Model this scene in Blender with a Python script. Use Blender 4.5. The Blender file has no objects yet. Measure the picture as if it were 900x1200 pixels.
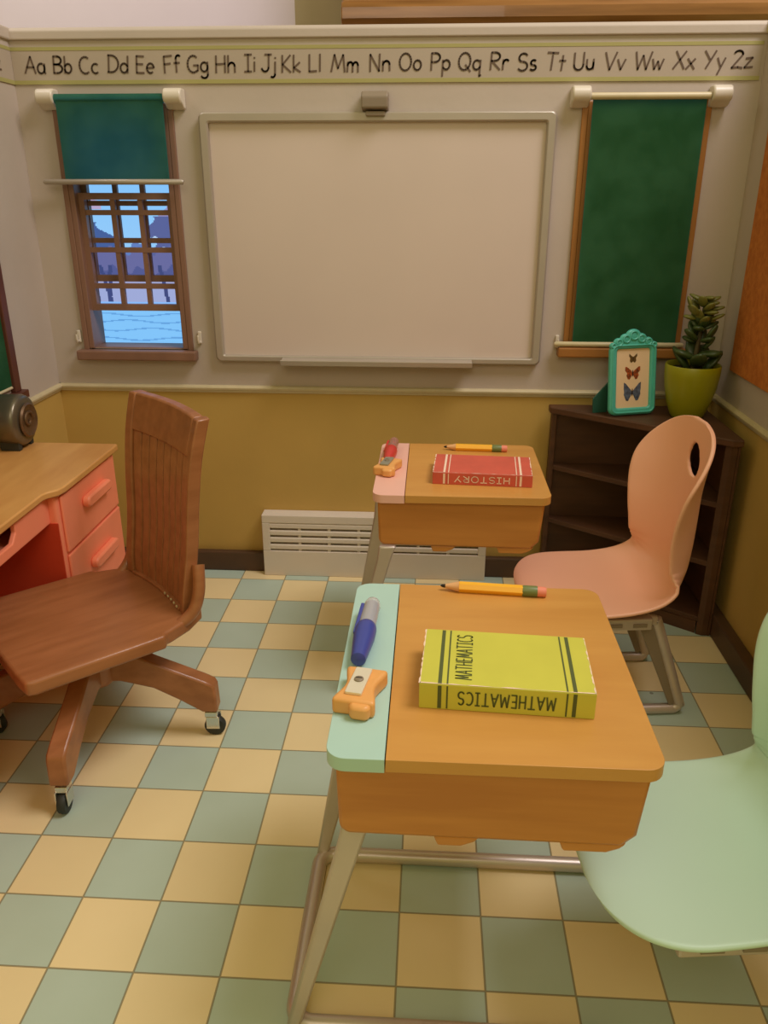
import bpy, math, random
from mathutils import Vector, Matrix
random.seed(7)
PI = math.pi
C = bpy.context.scene.collection
sc = bpy.context.scene

# ------------------------------------------------------------------ materials
def lin(r, g, b):
    f = lambda c: (c/255/12.92) if c/255 <= .04045 else ((c/255+.055)/1.055)**2.4
    return (f(r), f(g), f(b), 1)

def mat(name, col, rough=.5, metal=0, noise=.0, nscale=8, bump=0, bscale=60, spec=.5, trans=0, alpha=1, col2=None, stretch=(1, 1, 1), coat=0):
    m = bpy.data.materials.new(name); m.use_nodes = True
    nt = m.node_tree; n = nt.nodes; l = nt.links
    p = n['Principled BSDF']
    p.inputs['Roughness'].default_value = rough
    p.inputs['Metallic'].default_value = metal
    p.inputs['Specular IOR Level'].default_value = spec
    p.inputs['Transmission Weight'].default_value = trans
    p.inputs['Coat Weight'].default_value = coat
    p.inputs['Base Color'].default_value = col
    tc = n.new('ShaderNodeTexCoord'); mp = n.new('ShaderNodeMapping')
    mp.inputs['Scale'].default_value = stretch
    l.new(tc.outputs['Object'], mp.inputs['Vector'])
    nz = n.new('ShaderNodeTexNoise'); nz.inputs['Scale'].default_value = nscale; nz.inputs['Detail'].default_value = 5
    l.new(mp.outputs['Vector'], nz.inputs['Vector'])
    cr = n.new('ShaderNodeValToRGB')
    c2 = col2 or tuple(min(1, c*(1-noise)) for c in col[:3])+(1,)
    cr.color_ramp.elements[0].position = .32; cr.color_ramp.elements[1].position = .68
    cr.color_ramp.elements[0].color = c2; cr.color_ramp.elements[1].color = col
    l.new(nz.outputs['Fac'], cr.inputs['Fac'])
    if noise or col2: l.new(cr.outputs['Color'], p.inputs['Base Color'])
    if bump:
        b = n.new('ShaderNodeBump'); b.inputs['Strength'].default_value = bump; b.inputs['Distance'].default_value = .004
        n2 = n.new('ShaderNodeTexNoise'); n2.inputs['Scale'].default_value = bscale
        l.new(mp.outputs['Vector'], n2.inputs['Vector']); l.new(n2.outputs['Fac'], b.inputs['Height'])
        l.new(b.outputs['Normal'], p.inputs['Normal'])
    return m

M = {}
M['plaster'] = mat('cream_wall_paint', lin(192, 177, 163), .6, noise=.06, nscale=3, bump=.15, bscale=40)
M['olive'] = mat('olive_wall_paint', lin(196, 160, 82), .6, noise=.08, nscale=3, bump=.1)
M['moulding'] = mat('cream_moulding', lin(206, 190, 150), .4, noise=.08, nscale=20)
M['base_dark'] = mat('dark_brown_baseboard', lin(84, 58, 36), .5, noise=.15, nscale=12)
M['white'] = mat('white_plastic', lin(218, 206, 188), .35, noise=.03)
M['board'] = mat('whiteboard_surface', lin(214, 196, 184), .3, noise=.04, nscale=2.2)
M['silver'] = mat('silver_grey_plastic', lin(178, 166, 150), .35, metal=.3, noise=.05)
M['clipgrey'] = mat('grey_plastic', lin(140, 124, 104), .5, noise=.05)
M['winwood'] = mat('brown_window_wood', lin(142, 104, 84), .45, noise=.2, nscale=10, stretch=(1, 1, .2))
M['winwood2'] = mat('ochre_window_wood', lin(170, 112, 50), .45, noise=.2, nscale=10, stretch=(1, 1, .2))
M['wood'] = mat('maple_desk_plastic', lin(208, 152, 76), .38, col2=lin(198, 140, 66), nscale=5, stretch=(.5, 3, 3), bump=.05)
M['woodside'] = mat('maple_desk_side', lin(206, 138, 64), .42, col2=lin(184, 116, 48), nscale=4, stretch=(.5, 2, 5))
M['chairwood'] = mat('walnut_chair_wood', lin(168, 108, 66), .4, col2=lin(148, 92, 52), nscale=6, stretch=(4, .6, 4), coat=.15)
M['darkwood'] = mat('dark_walnut_shelf_wood', lin(92, 58, 34), .5, col2=lin(74, 45, 25), nscale=6, stretch=(.7, .7, 4))
M['metal'] = mat('dull_grey_metal', lin(204, 190, 178), .35, metal=.5, noise=.08)
M['chrome'] = mat('chrome_metal', lin(220, 215, 205), .2, metal=.9)
M['rubber'] = mat('black_rubber', lin(42, 44, 38), .6)
M['teal'] = mat('mint_tray_plastic', lin(178, 212, 200), .4, noise=.03)
M['pinktray'] = mat('pink_tray_plastic', lin(240, 186, 168), .4, noise=.03)
M['pinkshell'] = mat('pink_seat_plastic', lin(246, 186, 152), .42, noise=.03, nscale=3)
M['tealshell'] = mat('mint_seat_plastic', lin(200, 228, 208), .42, noise=.03, nscale=3)
M['coral'] = mat('coral_desk_plastic', lin(250, 144, 108), .45, noise=.05)
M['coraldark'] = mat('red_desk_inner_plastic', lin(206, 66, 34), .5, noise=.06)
M['tan'] = mat('tan_wood_desktop', lin(216, 160, 92), .35, col2=lin(200, 140, 76), nscale=5, stretch=(3, .6, 3))
M['radiogrey'] = mat('grey_hammered_metal', lin(118, 108, 90), .32, metal=.6, noise=.15, nscale=14)
M['radiodark'] = mat('bronze_grille_metal', lin(120, 92, 66), .4, metal=.6, noise=.2, nscale=50)
M['strip'] = mat('cream_paper_strip', lin(178, 162, 144), .6, noise=.03)
M['greenband'] = mat('pale_green_border_band', lin(168, 160, 98), .6, noise=.04)
M['ink'] = mat('dark_brown_ink', lin(100, 80, 64), .7)
M['inkgreen'] = mat('dark_green_ink', lin(84, 92, 44), .7)
M['lime'] = mat('lime_book_cover', lin(206, 202, 76), .5, noise=.05, nscale=14)
M['limespine'] = mat('lime_book_spine', lin(196, 192, 62), .5, noise=.05, nscale=14)
M['redbook'] = mat('red_book_cover', lin(212, 92, 72), .5, noise=.12, nscale=16)
M['page'] = mat('book_page_block', lin(232, 218, 180), .7, noise=.1, nscale=60, stretch=(.2, .2, 6))
M['pale'] = mat('pale_print', lin(244, 214, 190), .6)
M['yellow'] = mat('yellow_pencil_paint', lin(250, 184, 40), .35)
M['ferrule'] = mat('green_pencil_ferrule', lin(110, 122, 66), .4)
M['eraser'] = mat('pink_eraser', lin(232, 136, 106), .6)
M['rawwood'] = mat('bare_pencil_wood', lin(226, 172, 116), .6)
M['lead'] = mat('black_pencil_lead', lin(26, 24, 24), .4)
M['blue'] = mat('blue_pen_plastic', lin(64, 76, 158), .35)
M['redpen'] = mat('red_pen_plastic', lin(204, 56, 52), .35)
M['clear'] = mat('cloudy_clear_plastic', lin(240, 240, 240), .15, trans=.55)
M['clearpink'] = mat('cloudy_pink_plastic', lin(226, 178, 160), .2, trans=.6)
M['sharp'] = mat('orange_wood_sharpener', lin(236, 170, 96), .45, noise=.06, nscale=20)
M['blade'] = mat('pale_steel_blade', lin(236, 228, 206), .3, metal=.25)
M['greyblade'] = mat('grey_steel_blade', lin(160, 158, 140), .35, metal=.4)
M['pot'] = mat('lime_green_pot_glaze', lin(150, 148, 14), .35, noise=.05)
M['soil'] = mat('dark_soil', lin(48, 34, 22), .9, noise=.4, nscale=60)
M['leafdark'] = mat('dark_green_succulent_leaf', lin(66, 84, 40), .4, noise=.25, nscale=20)
M['leaflight'] = mat('olive_green_succulent_leaf', lin(124, 124, 56), .4, noise=.25, nscale=20)
M['stem'] = mat('brown_plant_stem', lin(84, 72, 40), .7)
M['turq'] = mat('turquoise_frame_paint', lin(84, 188, 166), .4, noise=.12, nscale=20, bump=.3, bscale=80)
M['turqdark'] = mat('dark_turquoise_frame_back', lin(40, 92, 76), .6)
M['card'] = mat('cream_picture_card', lin(236, 204, 160), .6)
M['bfbrown'] = mat('brown_butterfly_print', lin(96, 70, 22), .6)
M['bforange'] = mat('orange_butterfly_print', lin(190, 88, 30), .6, col2=lin(70, 36, 14), nscale=120)
M['bfblue'] = mat('blue_butterfly_print', lin(98, 110, 130), .6, col2=lin(60, 62, 74), nscale=90)
M['bfblack'] = mat('black_butterfly_print', lin(48, 30, 22), .6)
M['cork'] = mat('orange_cork', lin(204, 122, 46), .8, col2=lin(182, 100, 32), nscale=40, bump=.4, bscale=140)
M['darkframe'] = mat('dark_red_brown_window_wood', lin(96, 50, 34), .5, noise=.2)
M['farwhite'] = mat('far_white_wall_paint', lin(222, 208, 222), .7, noise=.02)
M['fartan'] = mat('far_tan_wall_paint', lin(176, 158, 126), .7, noise=.06)
M['beamwood'] = mat('brown_varnished_wood', lin(158, 108, 58), .3, col2=lin(120, 76, 34), nscale=5, stretch=(.4, 3, 5), coat=.4)
M['grey_disc'] = M['clipgrey']

def shade_mat(name, col, dark):
    m = bpy.data.materials.new(name); m.use_nodes = True
    nt = m.node_tree; n = nt.nodes; l = nt.links
    n.remove(n['Principled BSDF']); out = n['Material Output']
    d = n.new('ShaderNodeBsdfDiffuse'); t = n.new('ShaderNodeBsdfTranslucent'); mx = n.new('ShaderNodeMixShader')
    tc = n.new('ShaderNodeTexCoord'); nz = n.new('ShaderNodeTexNoise'); nz.inputs['Scale'].default_value = 9
    cr = n.new('ShaderNodeValToRGB'); cr.color_ramp.elements[0].color = dark; cr.color_ramp.elements[1].color = col
    cr.color_ramp.elements[0].position = .35; cr.color_ramp.elements[1].position = .65
    l.new(tc.outputs['Object'], nz.inputs['Vector']); l.new(nz.outputs['Fac'], cr.inputs['Fac'])
    l.new(cr.outputs['Color'], d.inputs['Color']); t.inputs['Color'].default_value = (.16, .52, .68, 1)
    mx.inputs['Fac'].default_value = .55
    l.new(d.outputs[0], mx.inputs[1]); l.new(t.outputs[0], mx.inputs[2]); l.new(mx.outputs[0], out.inputs['Surface'])
    return m
M['shade'] = shade_mat('green_roller_fabric', lin(74, 122, 78), lin(60, 106, 62))

def floor_mat():
    m = bpy.data.materials.new('checker_vinyl_tiles'); m.use_nodes = True
    nt = m.node_tree; n = nt.nodes; l = nt.links; p = n['Principled BSDF']
    tc = n.new('ShaderNodeTexCoord'); sep = n.new('ShaderNodeSeparateXYZ')
    l.new(tc.outputs['Object'], sep.inputs[0])
    def mth(op, a, b=None, c=None):
        x = n.new('ShaderNodeMath'); x.operation = op
        for i, v in enumerate((a, b, c)):
            if v is None: continue
            if isinstance(v, (int, float)): x.inputs[i].default_value = v
            else: l.new(v, x.inputs[i])
        return x.outputs[0]
    sx = mth('DIVIDE', sep.outputs[0], .2); sy = mth('DIVIDE', sep.outputs[1], .2)
    fx = mth('FLOOR', sx); fy = mth('FLOOR', sy)
    par = mth('FLOORED_MODULO', mth('ADD', fx, fy), 2.0)   # 0 -> yellow, 1 -> blue
    def edge(s):
        fr = mth('FRACT', s); return mth('SUBTRACT', .5, mth('ABSOLUTE', mth('SUBTRACT', fr, .5)))
    e = mth('MINIMUM', edge(sx), edge(sy))
    gr = mth('LESS_THAN', e, .012)
    nz = n.new('ShaderNodeTexNoise'); nz.inputs['Scale'].default_value = 5; nz.inputs['Detail'].default_value = 8
    l.new(tc.outputs['Object'], nz.inputs['Vector'])
    cells = n.new('ShaderNodeCombineXYZ'); l.new(fx, cells.inputs[0]); l.new(fy, cells.inputs[1])
    wn = n.new('ShaderNodeTexWhiteNoise'); l.new(cells.outputs[0], wn.inputs['Vector'])
    def mix(fac, a, b, bt='MIX'):
        x = n.new('ShaderNodeMix'); x.data_type = 'RGBA'; x.blend_type = bt
        for s, v in ((0, fac), (6, a), (7, b)):
            if isinstance(v, (int, float)): x.inputs[s].default_value = v
            elif isinstance(v, tuple): x.inputs[s].default_value = v
            else: l.new(v, x.inputs[s])
        return x.outputs[2]
    ye = mix(nz.outputs['Fac'], lin(232, 210, 158), lin(240, 220, 168))
    bl = mix(nz.outputs['Fac'], lin(176, 194, 174), lin(188, 206, 190))
    col = mix(par, ye, bl)
    col = mix(mth('MULTIPLY', wn.outputs['Value'], .12), col, lin(150, 140, 110))
    vs = n.new('ShaderNodeTexVoronoi'); vs.inputs['Scale'].default_value = 2.6
    l.new(tc.outputs['Object'], vs.inputs['Vector'])
    spot = mth('LESS_THAN', vs.outputs['Distance'], .018)
    col = mix(mth('MULTIPLY', spot, .6), col, lin(90, 84, 60))
    col = mix(mth('MULTIPLY', gr, .75), col, lin(120, 108, 72))
    l.new(col, p.inputs['Base Color']); p.inputs['Roughness'].default_value = .42
    p.inputs['Specular IOR Level'].default_value = .35
    b = n.new('ShaderNodeBump'); b.inputs['Strength'].default_value = .15; b.inputs['Distance'].default_value = .002
    l.new(mth('SUBTRACT', 1.0, gr), b.inputs['Height']); l.new(b.outputs['Normal'], p.inputs['Normal'])
    return m
M['floor'] = floor_mat()

def attr_emit(name, strength):
    m = bpy.data.materials.new(name); m.use_nodes = True
    nt = m.node_tree; n = nt.nodes; l = nt.links; p = n['Principled BSDF']
    a = n.new('ShaderNodeAttribute'); a.attribute_name = 'print'
    p.inputs['Base Color'].default_value = (.02, .02, .02, 1)
    l.new(a.outputs['Color'], p.inputs['Emission Color']); p.inputs['Emission Strength'].default_value = strength
    return m

# ------------------------------------------------------------------ mesh building
class B:
    def __init__(s): s.v = []; s.f = []
    def add(s, vs, fs):
        o = len(s.v); s.v += [tuple(v) for v in vs]; s.f += [tuple(i+o for i in f) for f in fs]; return s
    def box(s, x0, x1, y0, y1, z0, z1):
        return s.add([(x0,y0,z0),(x1,y0,z0),(x1,y1,z0),(x0,y1,z0),(x0,y0,z1),(x1,y0,z1),(x1,y1,z1),(x0,y1,z1)],
                     [(0,3,2,1),(4,5,6,7),(0,1,5,4),(1,2,6,5),(2,3,7,6),(3,0,4,7)])
    def prism(s, pts, a, b, axis='z'):
        """outline pts (2D, counter-clockwise seen from +axis) extruded a..b"""
        if axis == 'z': g = lambda p, h: (p[0], p[1], h)
        elif axis == 'x': g = lambda p, h: (h, p[0], p[1])
        else: g = lambda p, h: (p[1], h, p[0])      # axis y: pts are (z, x)
        k = len(pts)
        return s.add([g(p, a) for p in pts]+[g(p, b) for p in pts],
                     [tuple(reversed(range(k))), tuple(range(k, 2*k))]+[(i, (i+1) % k, (i+1) % k+k, i+k) for i in range(k)])
    def ring(s, outer, inner, a, b, axis='z'):
        if axis == 'z': g = lambda p, h: (p[0], p[1], h)
        elif axis == 'x': g = lambda p, h: (h, p[0], p[1])
        else: g = lambda p, h: (p[1], h, p[0])
        k = len(outer); V = [g(p, a) for p in outer]+[g(p, b) for p in outer]+[g(p, a) for p in inner]+[g(p, b) for p in inner]
        F = []
        for i in range(k):
            j = (i+1) % k
            F += [(i, j, j+k, i+k), (i+2*k, i+3*k, j+3*k, j+2*k), (i+k, j+k, j+3*k, i+3*k), (i, i+2*k, j+2*k, j)]
        return s.add(V, F)
    def tube(s, path, r, n=12, closed=False, flat=None):
        P = [Vector(p) for p in path]; k = len(P); rings = []
        up = Vector((0, 0, 1)); prev = None
        for i in range(k):
            a = P[(i-1) % k] if (closed or i > 0) else P[i]; b = P[(i+1) % k] if (closed or i < k-1) else P[i]
            t = (b-a).normalized()
            if prev is None:
                ref = up if abs(t.z) < .9 else Vector((1, 0, 0)); u = t.cross(ref).normalized()
            else: u = (prev-t*prev.dot(t)).normalized()
            prev = u; w = t.cross(u); rr = r[i] if isinstance(r, (list, tuple)) else r
            rings.append([P[i]+(u*math.cos(2*PI*q/n)+w*math.sin(2*PI*q/n))*rr for q in range(n)])
        F = []
        for i in range(k if closed else k-1):
            j = (i+1) % k
            F += [(i*n+q, i*n+(q+1) % n, j*n+(q+1) % n, j*n+q) for q in range(n)]
        if not closed: F += [tuple(reversed(range(n))), tuple((k-1)*n+q for q in range(n))]
        return s.add([v for R_ in rings for v in R_], F)
    def lathe(s, prof, n=32, origin=(0, 0, 0), axis='z'):
        V = []; ox, oy, oz = origin; k = len(prof)
        for r, h in prof:
            for q in range(n):
                a = 2*PI*q/n; c, d = r*math.cos(a), r*math.sin(a)
                V.append((ox+c, oy+d, oz+h) if axis == 'z' else ((ox+h, oy+c, oz+d) if axis == 'x' else (ox+d, oy+h, oz+c)))
        F = [(i*n+q, i*n+(q+1) % n, (i+1)*n+(q+1) % n, (i+1)*n+q) for i in range(k-1) for q in range(n)]
        F += [tuple(reversed(range(n))), tuple((k-1)*n+q for q in range(n))]
        return s.add(V, F)
    def ell(s, c, rx, ry, rz, n=12, m=8, rot=None):
        V = []; F = []
        for i in range(1, m):
            t = PI*i/m
            for q in range(n):
                a = 2*PI*q/n; V.append(Vector((rx*math.sin(t)*math.cos(a), ry*math.sin(t)*math.sin(a), rz*math.cos(t))))
        V += [Vector((0, 0, rz)), Vector((0, 0, -rz))]
        if rot is not None: V = [rot @ v for v in V]
        V = [v+Vector(c) for v in V]
        for i in range(m-2): F += [(i*n+q, (i+1)*n+q, (i+1)*n+(q+1) % n, i*n+(q+1) % n) for q in range(n)]
        F += [(len(V)-2, q, (q+1) % n) for q in range(n)]+[(len(V)-1, (m-2)*n+(q+1) % n, (m-2)*n+q) for q in range(n)]
        return s.add(V, F)
    def xf(s, mtx):
        s.v = [tuple(mtx @ Vector(v)) for v in s.v]; return s

def obj(name, b, m, parent=None, bevel=0, smooth=None, loc=None, segs=2):
    me = bpy.data.meshes.new(name); me.from_pydata(b.v, [], b.f); me.update()
    me.materials.append(m)
    o = bpy.data.objects.new(name, me); C.objects.link(o)
    if parent: o.parent = parent
    if loc: o.location = loc
    if smooth:
        me.shade_smooth()
        if smooth != 'all': me.set_sharp_from_angle(angle=math.radians(38))
    if bevel:
        md = o.modifiers.new('bevel', 'BEVEL'); md.width = bevel; md.segments = segs; md.limit_method = 'ANGLE'; md.angle_limit = math.radians(40)
        md.harden_normals = False
    return o

def tag(o, label=None, cat=None, group=None, kind=None):
    if label: o['label'] = label
    if cat: o['category'] = cat
    if group: o['group'] = group
    if kind: o['kind'] = kind
    return o
def thing(name, label, cat, loc=(0, 0, 0), rz=0, group=None):
    o = bpy.data.objects.new(name, None); C.objects.link(o); o.location = loc; o.rotation_euler = (0, 0, rz)
    o.empty_display_size = .05
    return tag(o, label, cat, group)
def struct(name, b, m, parent=None, bevel=0, smooth=None):
    o = obj(name, b, m, parent, bevel, smooth)
    if not parent: o['kind'] = 'structure'
    return o
def rrect(x0, x1, y0, y1, r, n=6):
    rs = r if isinstance(r, (list, tuple)) else [r]*4
    out = []
    for (cx, cy, a0, rr) in ((x1, y0, -PI/2, rs[1]), (x1, y1, 0, rs[2]), (x0, y1, PI/2, rs[3]), (x0, y0, PI, rs[0])):
        sx = -1 if cx == x1 else 1; sy = -1 if cy == y1 else 1
        for k in range(n+1):
            a = a0+PI/2*k/n; out.append((cx+sx*rr+rr*math.cos(a), cy+sy*rr+rr*math.sin(a)))
    return out

def copy_tree(o, parent=None):
    c = o.copy(); C.objects.link(c)
    if parent: c.parent = parent
    for ch in [x for x in C.objects if x.parent == o]: copy_tree(ch, c)
    return c

# ------------------------------------------------------------------ stroke lettering
def E(cx, cy, rx, ry, a0, a1, n=12):
    return [(cx+rx*math.cos(math.radians(a0+(a1-a0)*k/n)), cy+ry*math.sin(math.radians(a0+(a1-a0)*k/n))) for k in range(n+1)]
G = {
 'A': (.62, [[(0,0),(.33,1),(.62,0)], [(.12,.36),(.54,.36)]]),
 'B': (.55, [[(.04,0),(.04,1)], [(.04,1)]+E(.25,.76,.24,.24,90,-90)+[(.04,.52)], [(.04,.52)]+E(.25,.26,.3,.26,90,-90)+[(.04,0)]]),
 'C': (.6, [E(.36,.5,.34,.5,55,305)]),
 'D': (.62, [[(.05,0),(.05,1)], [(.0,1)]+E(.2,.5,.42,.5,90,-90)+[(.0,0)]]),
 'E': (.5, [[(.46,.98),(.04,1),(.04,0),(.48,0)], [(.04,.52),(.4,.52)]]),
 'F': (.5, [[(.5,1),(.04,.98),(.04,0)], [(.04,.52),(.4,.54)]]),
 'G': (.64, [E(.34,.5,.33,.5,50,300)+[(.6,.1),(.62,.42),(.36,.42)]]),
 'H': (.6, [[(.04,0),(.04,1)], [(.56,0),(.56,1)], [(.04,.5),(.56,.52)]]),
 'I': (.4, [[(.2,0),(.2,1)], [(0,1),(.4,1)], [(0,0),(.4,0)]]),
 'J': (.5, [[(.42,1)]+E(.22,.24,.2,.24,0,-170), [(.2,1),(.58,1)]]),
 'K': (.55, [[(.04,0),(.04,1)], [(.5,1),(.06,.46),(.54,0)]]),
 'L': (.48, [[(.04,1),(.04,0),(.46,.02)]]),
 'M': (.78, [[(0,0),(.14,1),(.38,.2),(.64,1),(.78,0)]]),
 'N': (.62, [[(.04,0),(.04,1),(.56,0),(.58,1)]]),
 'O': (.68, [E(.34,.5,.33,.5,90,450,20)]),
 'P': (.54, [[(.04,0),(.04,1)], [(.04,1)]+E(.24,.74,.28,.26,90,-90)+[(.04,.48)]]),
 'Q': (.7, [E(.34,.5,.33,.5,90,450,20), [(.4,.3),(.7,-.08)]]),
 'R': (.58, [[(.04,0),(.04,1)], [(.04,1)]+E(.24,.76,.28,.24,90,-90)+[(.06,.52),(.56,0)]]),
 'S': (.55, [E(.28,.75,.24,.25,30,230)+E(.26,.26,.27,.26,80,-150)]),
 'T': (.6, [[(.3,0),(.3,1)], [(0,1),(.6,1)]]),
 'U': (.6, [[(.04,1)]+E(.3,.3,.26,.3,180,360)+[(.56,1)]]),
 'V': (.6, [[(0,1),(.3,0),(.62,1)]]),
 'W': (.85, [[(0,1),(.2,0),(.42,.8),(.66,0),(.88,1)]]),
 'X': (.6, [[(0,0),(.58,1)], [(.04,1),(.6,0)]]),
 'Y': (.6, [[(0,1),(.32,.5)], [(.6,1),(.16,0)]]),
 'Z': (.58, [E(.28,.78,.24,.22,160,0)+[(.0,.02),(.34,.06),(.58,.0)]]),
 'a': (.46, [E(.22,.3,.21,.3,60,400,16), [(.42,.58),(.42,.06),(.48,0)]]),
 'b': (.44, [[(.03,1),(.03,0)], E(.22,.28,.2,.28,160,-170,14)]),
 'c': (.42, [E(.24,.29,.22,.29,50,310)]),
 'd': (.46, [E(.22,.28,.21,.28,20,350,14), [(.43,1),(.43,0)]]),
 'e': (.46, [[(.03,.3),(.42,.33)]+E(.23,.29,.21,.29,15,310)]),
 'f': (.36, [E(.26,.8,.14,.2,40,180)+[(.12,0)], [(0,.55),(.32,.55)]]),
 'g': (.44, [E(.22,.3,.2,.28,40,380,16), [(.42,.58),(.42,-.15)]+E(.22,-.16,.2,.2,0,-160)]),
 'h': (.44, [[(.03,1),(.03,0)], [(.03,.36)]+E(.23,.36,.18,.22,150,0)+[(.42,0)]]),
 'i': (.1, [[(.05,.56),(.05,0)], [(.05,.78),(.06,.82)]]),
 'j': (.24, [[(.18,.56),(.18,-.16)]+E(.04,-.16,.14,.18,0,-130), [(.18,.78),(.19,.82)]]),
 'k': (.42, [[(.03,1),(.03,0)], [(.38,.56),(.05,.26),(.42,0)]]),
 'l': (.1, [[(.05,1),(.05,0)]]),
 'm': (.66, [[(.03,.58),(.03,0)], [(.03,.36)]+E(.18,.38,.14,.2,160,0)+[(.33,0)], [(.33,.36)]+E(.48,.38,.14,.2,160,0)+[(.64,0)]]),
 'n': (.44, [[(.03,.58),(.03,0)], [(.03,.34)]+E(.23,.36,.18,.22,150,0)+[(.42,0)]]),
 'o': (.46, [E(.23,.29,.21,.29,90,450,16)]),
 'p': (.44, [[(.03,.58),(.03,-.36)], E(.23,.3,.2,.28,150,-150,14)]),
 'q': (.46, [E(.22,.3,.2,.28,40,340,14), [(.42,.58),(.42,-.36),(.5,-.28)]]),
 'r': (.36, [[(.03,.58),(.03,0)], [(.03,.32)]+E(.2,.38,.16,.2,160,40)]),
 's': (.38, [E(.2,.44,.15,.15,40,230)+E(.18,.15,.17,.15,70,-150)]),
 't': (.36, [[(.16,.86),(.16,0)], [(0,.56),(.34,.56)]]),
 'u': (.44, [[(.03,.58)]+E(.21,.2,.18,.2,180,360)+[(.4,.58)], [(.4,.4),(.4,0)]]),
 'v': (.42, [[(0,.58),(.2,0),(.42,.58)]]),
 'w': (.6, [[(0,.58),(.14,0),(.3,.46),(.44,0),(.6,.58)]]),
 'x': (.44, [[(0,0),(.42,.58)], [(.02,.58),(.44,0)]]),
 'y': (.44, [[(.02,.58),(.22,.1)], [(.44,.58),(.12,-.36)]]),
 'z': (.42, [[(.02,.54),(.38,.58),(.0,.02),(.44,.04)]]),
}
def text_w(t, sx=1, gap=.14): return sum((G[c][0] if c != ' ' else .3)*sx+gap for c in t)-gap
def strokes(b, t, org, ux, uy, h, sw, sx=1, gap=.14, center=False):
    """flat pen strokes; ux, uy are unit vectors in the writing plane"""
    org, ux, uy = Vector(org), Vector(ux), Vector(uy); x = -text_w(t, sx, gap)/2 if center else 0
    for c in t:
        if c == ' ': x += .3*sx+gap; continue
        w, st = G[c]
        for s in st:
            pts = [((x+p[0]*sx)*h, p[1]*h) for p in s]
            ribbon(b, pts, org, ux, uy, sw)
        x += w*sx+gap
    return b
def ribbon(b, pts, org, ux, uy, sw):
    org, ux, uy = Vector(org), Vector(ux), Vector(uy)
    for p, q in zip(pts, pts[1:]):
        dx, dy = q[0]-p[0], q[1]-p[1]; d = math.hypot(dx, dy)
        if d < 1e-7: continue
        dx, dy = dx/d*sw/2, dy/d*sw/2; e = .45
        P = [(p[0]-dx*e-dy, p[1]-dy*e+dx), (q[0]+dx*e-dy, q[1]+dy*e+dx), (q[0]+dx*e+dy, q[1]+dy*e-dx), (p[0]-dx*e+dy, p[1]-dy*e-dx)]
        b.add([org+ux*a+uy*c for a, c in P], [(3, 2, 1, 0)])

# ------------------------------------------------------------------ the room
XL, XR, YB, ZT = -.775, 2.035, .118, 2.215
ZR = .86
struct('floor', B().box(XL-.1, XR+.1, -3.7, YB+.12, -.05, 0), M['floor'])
W1 = (-.615, -.185, 1.03, 1.97)     # window openings x0 x1 z0 z1
W2 = (1.415, 1.845, 1.066, 1.97)
T = .12
w = B()
zs = ZR
w.box(XL-.1, W1[0], YB, YB+T, zs, ZT); w.box(W1[1], W2[0], YB, YB+T, zs, ZT); w.box(W2[1], XR+.1, YB, YB+T, zs, ZT)
for W in (W1, W2): w.box(W[0], W[1], YB, YB+T, zs, W[2]); w.box(W[0], W[1], YB, YB+T, W[3], ZT)
wb = struct('wall_back', w, M['plaster'])
struct('wainscot_panel', B().box(XL-.1, XR+.1, YB, YB+T, 0, zs), M['olive'], wb)
w = B().box(XL-.1, XL, -2.6, YB, ZR, ZT)
wl = struct('wall_left', w, M['plaster'])
struct('wainscot_panel', B().box(XL-.1, XL, -2.6, YB, 0, ZR), M['olive'], wl)
w = B().box(XR, XR+.1, -2.6, YB, ZR, ZT)
wr = struct('wall_right', w, M['plaster'])
struct('wainscot_panel', B().box(XR, XR+.1, -2.6, YB, 0, ZR), M['olive'], wr)
# rounded top caps of the walls
cap = lambda: [(-.012, -.03), (T+.01, -.03), (T+.01, .0), (T-.005, .012), (.0, .012), (-.012, .0)]
struct('trim_1', B().prism([(YB+p[0], ZT+p[1]) for p in cap()], XL-.1, XR+.1, 'x'), M['plaster'], bevel=.004)
struct('trim_2', B().box(XL-.11, XL+.012, -2.6, YB, ZT-.03, ZT+.013), M['plaster'], bevel=.006)
struct('trim_3', B().box(XR-.012, XR+.11, -2.6, YB, ZT-.03, ZT+.013), M['moulding'], bevel=.006)
# chair rail: rounded bead with a lower lip
rp = [(0, -.016), (.006, -.016), (.010, -.006), (.016, -.002), (.018, .006), (.014, .013), (.006, .016), (0, .016)]
struct('trim_4', B().prism([(YB-p[0], ZR+p[1]) for p in reversed(rp)], XL, XR, 'x'), M['moulding'])
struct('trim_5', B().prism([(ZR+p[1], XL+p[0]) for p in reversed(rp)], -2.6, YB, 'y'), M['moulding'])
struct('trim_6', B().prism([(ZR+p[1], XR-p[0]) for p in rp], -2.6, YB, 'y'), M['moulding'])
struct('baseboard_back', B().box(XL, XR, YB-.035, YB, 0, .095), M['base_dark'], bevel=.006)
struct('baseboard_left', B().box(XL, XL+.035, -2.6, YB, 0, .095), M['base_dark'], bevel=.006)
struct('baseboard_right', B().box(XR-.045, XR, -2.6, YB, 0, .095), M['base_dark'], bevel=.006)

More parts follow.
